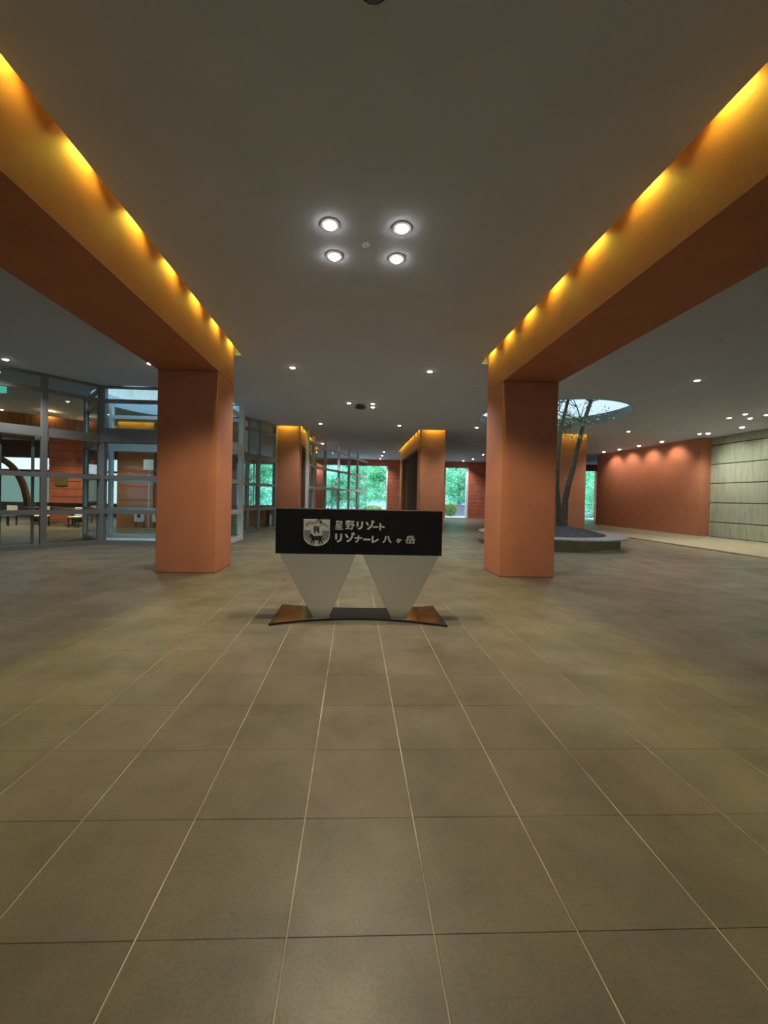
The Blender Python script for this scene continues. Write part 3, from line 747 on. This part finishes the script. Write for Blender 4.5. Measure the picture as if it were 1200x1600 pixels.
def leaves(mb, c, s, n, spread, flat=.5, r=rn):
    for i in range(n):
        x = c[0] + r.gauss(0, spread); y = c[1] + r.gauss(0, spread); z = c[2] + r.gauss(0, spread * flat)
        u = Vector((r.uniform(-1, 1), r.uniform(-1, 1), r.uniform(-.5, .5))).normalized(); v = u.cross(Vector((r.uniform(-.4, .4), r.uniform(-.4, .4), 1))).normalized()
        k = s * r.uniform(.6, 1.3); b = len(mb.v); P = Vector((x, y, z))
        mb.v += [tuple(P - u * k), tuple(P + v * k * .45), tuple(P + u * k), tuple(P - v * k * .45)]
        mb.f.append((b, b + 1, b + 2, b + 3))
lm = MB()
for t_ in tips:
    leaves(lm, t_, .045, 5 if t_.x < 7.9 else 2, .10)
for c in ((7.45, 13.2, 4.1), (7.3, 13.3, 3.85), (7.75, 13.1, 4.2), (7.5, 13.0, 3.7), (7.25, 13.1, 4.3), (7.65, 13.3, 4.4)): leaves(lm, c, .05, 80, .16, .5)
o = lm.build('foliage', 'leaf', tr); o['kind'] = 'stuff'

# ------------------------------------------------------------------ outside
struct(MB().box(-60, 60, 31, 130, -.2, -.02).build('ground_outside', 'paving'))
sl = MB(); n1, n2 = 60, 10; rs = random.Random(5)
for j in range(n2):
    for i in range(n1):
        sl.v.append((-70 + i * 140 / (n1 - 1), 56 + j * 3.4 + rs.uniform(-1, 1), -.1 + j * 2.1 + rs.uniform(-.5, .5) * (j > 0)))
for j in range(n2 - 1):
    for i in range(n1 - 1): a = j * n1 + i; sl.f.append((a, a + 1, a + n1 + 1, a + n1))
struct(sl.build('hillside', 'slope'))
gw = MB(); x = 3
t = thing('garden_wall', 'low grey block garden wall outside the middle opening', 'wall', (8, 34.2, 0))
MB().box(3, 16, 34.2, 34.5, -.02, .92).build('wall_body', 'grey_wall', t)
for k in range(13): MB().box(3.01 + k, 3.99 + k, 34.15, 34.55, .92, 1.0).build('coping_stone', 'grey_wall', t, bevel=.01)
def shrub(x, y, r, h, label, mt='leaf_yellow', n=5000, nm='round_shrub', s=.05, rr=random.Random(9)):
    t = thing(nm, label, 'shrub', (x, y, 0))
    mb = MB()
    for i in range(n):
        a = rr.uniform(0, 2 * PI); ph = math.acos(rr.uniform(-1, 1)); q = rr.uniform(.8, 1.03)
        c = (x + r * q * math.sin(ph) * math.cos(a), y + r * q * math.sin(ph) * math.sin(a), h / 2 + .05 + h / 2 * q * math.cos(ph))
        leaves(mb, c, s, 1, .01, r=rr)
    o = mb.build('foliage', mt, t); o['kind'] = 'stuff'
    MB().tube([(x, y, -.02), (x, y, h * .6)], [.05, .03], 6).build('stem', 'bark', t)
shrub(8.35, 33.3, .55, 1.05, 'round clipped yellow-green shrub in the middle far opening')
shrub(1.55, 32.6, .8, .75, 'low pale shrub outside the left far opening, right side', 'leaf_yellow', 5000)
shrub(19.8, 32.5, .9, .7, 'dark clipped shrub outside the narrow opening by the right wall', 'leaf_far2', 3500)
TR = [(-10, 37.5, 4.4, 'm', 'beyond the lobby window'), (-3.2, 37.5, 3.6, 'd', 'at the left side of the left far opening'), (3.4, 38.5, 4.2, 'm', 'at the right side of the left far opening'),
      (10.3, 38, 4.4, 'm', 'filling the middle far opening, nearer one'), (24.2, 38, 4.6, 'm', 'in the narrow opening by the right wall'),
      (-14, 46, 5.5, 'd', 'behind the lobby, farthest left'), (-6.5, 46, 5.5, 'd', 'behind the far left pier'), (.4, 46, 5.6, 'm', 'in the middle of the left far opening, farther back'),
      (7.0, 49, 5.2, 'd', 'behind the far pier between the two openings'), (12.6, 46, 5.6, 'd', 'in the middle far opening, farther back'), (29.5, 46, 5.5, 'd', 'behind the right wall, farthest right')]
rt = random.Random(21)
for x, y, h, k, wh in TR:
    t = thing('woodland_tree', ('pale mint green' if k == 'm' else 'deeper green') + ' woodland tree outside, ' + wh, 'tree', (x, y, 0), 'woodland trees beyond the far wall')
    MB().tube([(x, y, -.05), (x + .1, y, h * .4), (x - .1, y, h)], [.16, .11, .04], 8).build('trunk', 'grey_wall' if k == 'm' else 'bark', t)
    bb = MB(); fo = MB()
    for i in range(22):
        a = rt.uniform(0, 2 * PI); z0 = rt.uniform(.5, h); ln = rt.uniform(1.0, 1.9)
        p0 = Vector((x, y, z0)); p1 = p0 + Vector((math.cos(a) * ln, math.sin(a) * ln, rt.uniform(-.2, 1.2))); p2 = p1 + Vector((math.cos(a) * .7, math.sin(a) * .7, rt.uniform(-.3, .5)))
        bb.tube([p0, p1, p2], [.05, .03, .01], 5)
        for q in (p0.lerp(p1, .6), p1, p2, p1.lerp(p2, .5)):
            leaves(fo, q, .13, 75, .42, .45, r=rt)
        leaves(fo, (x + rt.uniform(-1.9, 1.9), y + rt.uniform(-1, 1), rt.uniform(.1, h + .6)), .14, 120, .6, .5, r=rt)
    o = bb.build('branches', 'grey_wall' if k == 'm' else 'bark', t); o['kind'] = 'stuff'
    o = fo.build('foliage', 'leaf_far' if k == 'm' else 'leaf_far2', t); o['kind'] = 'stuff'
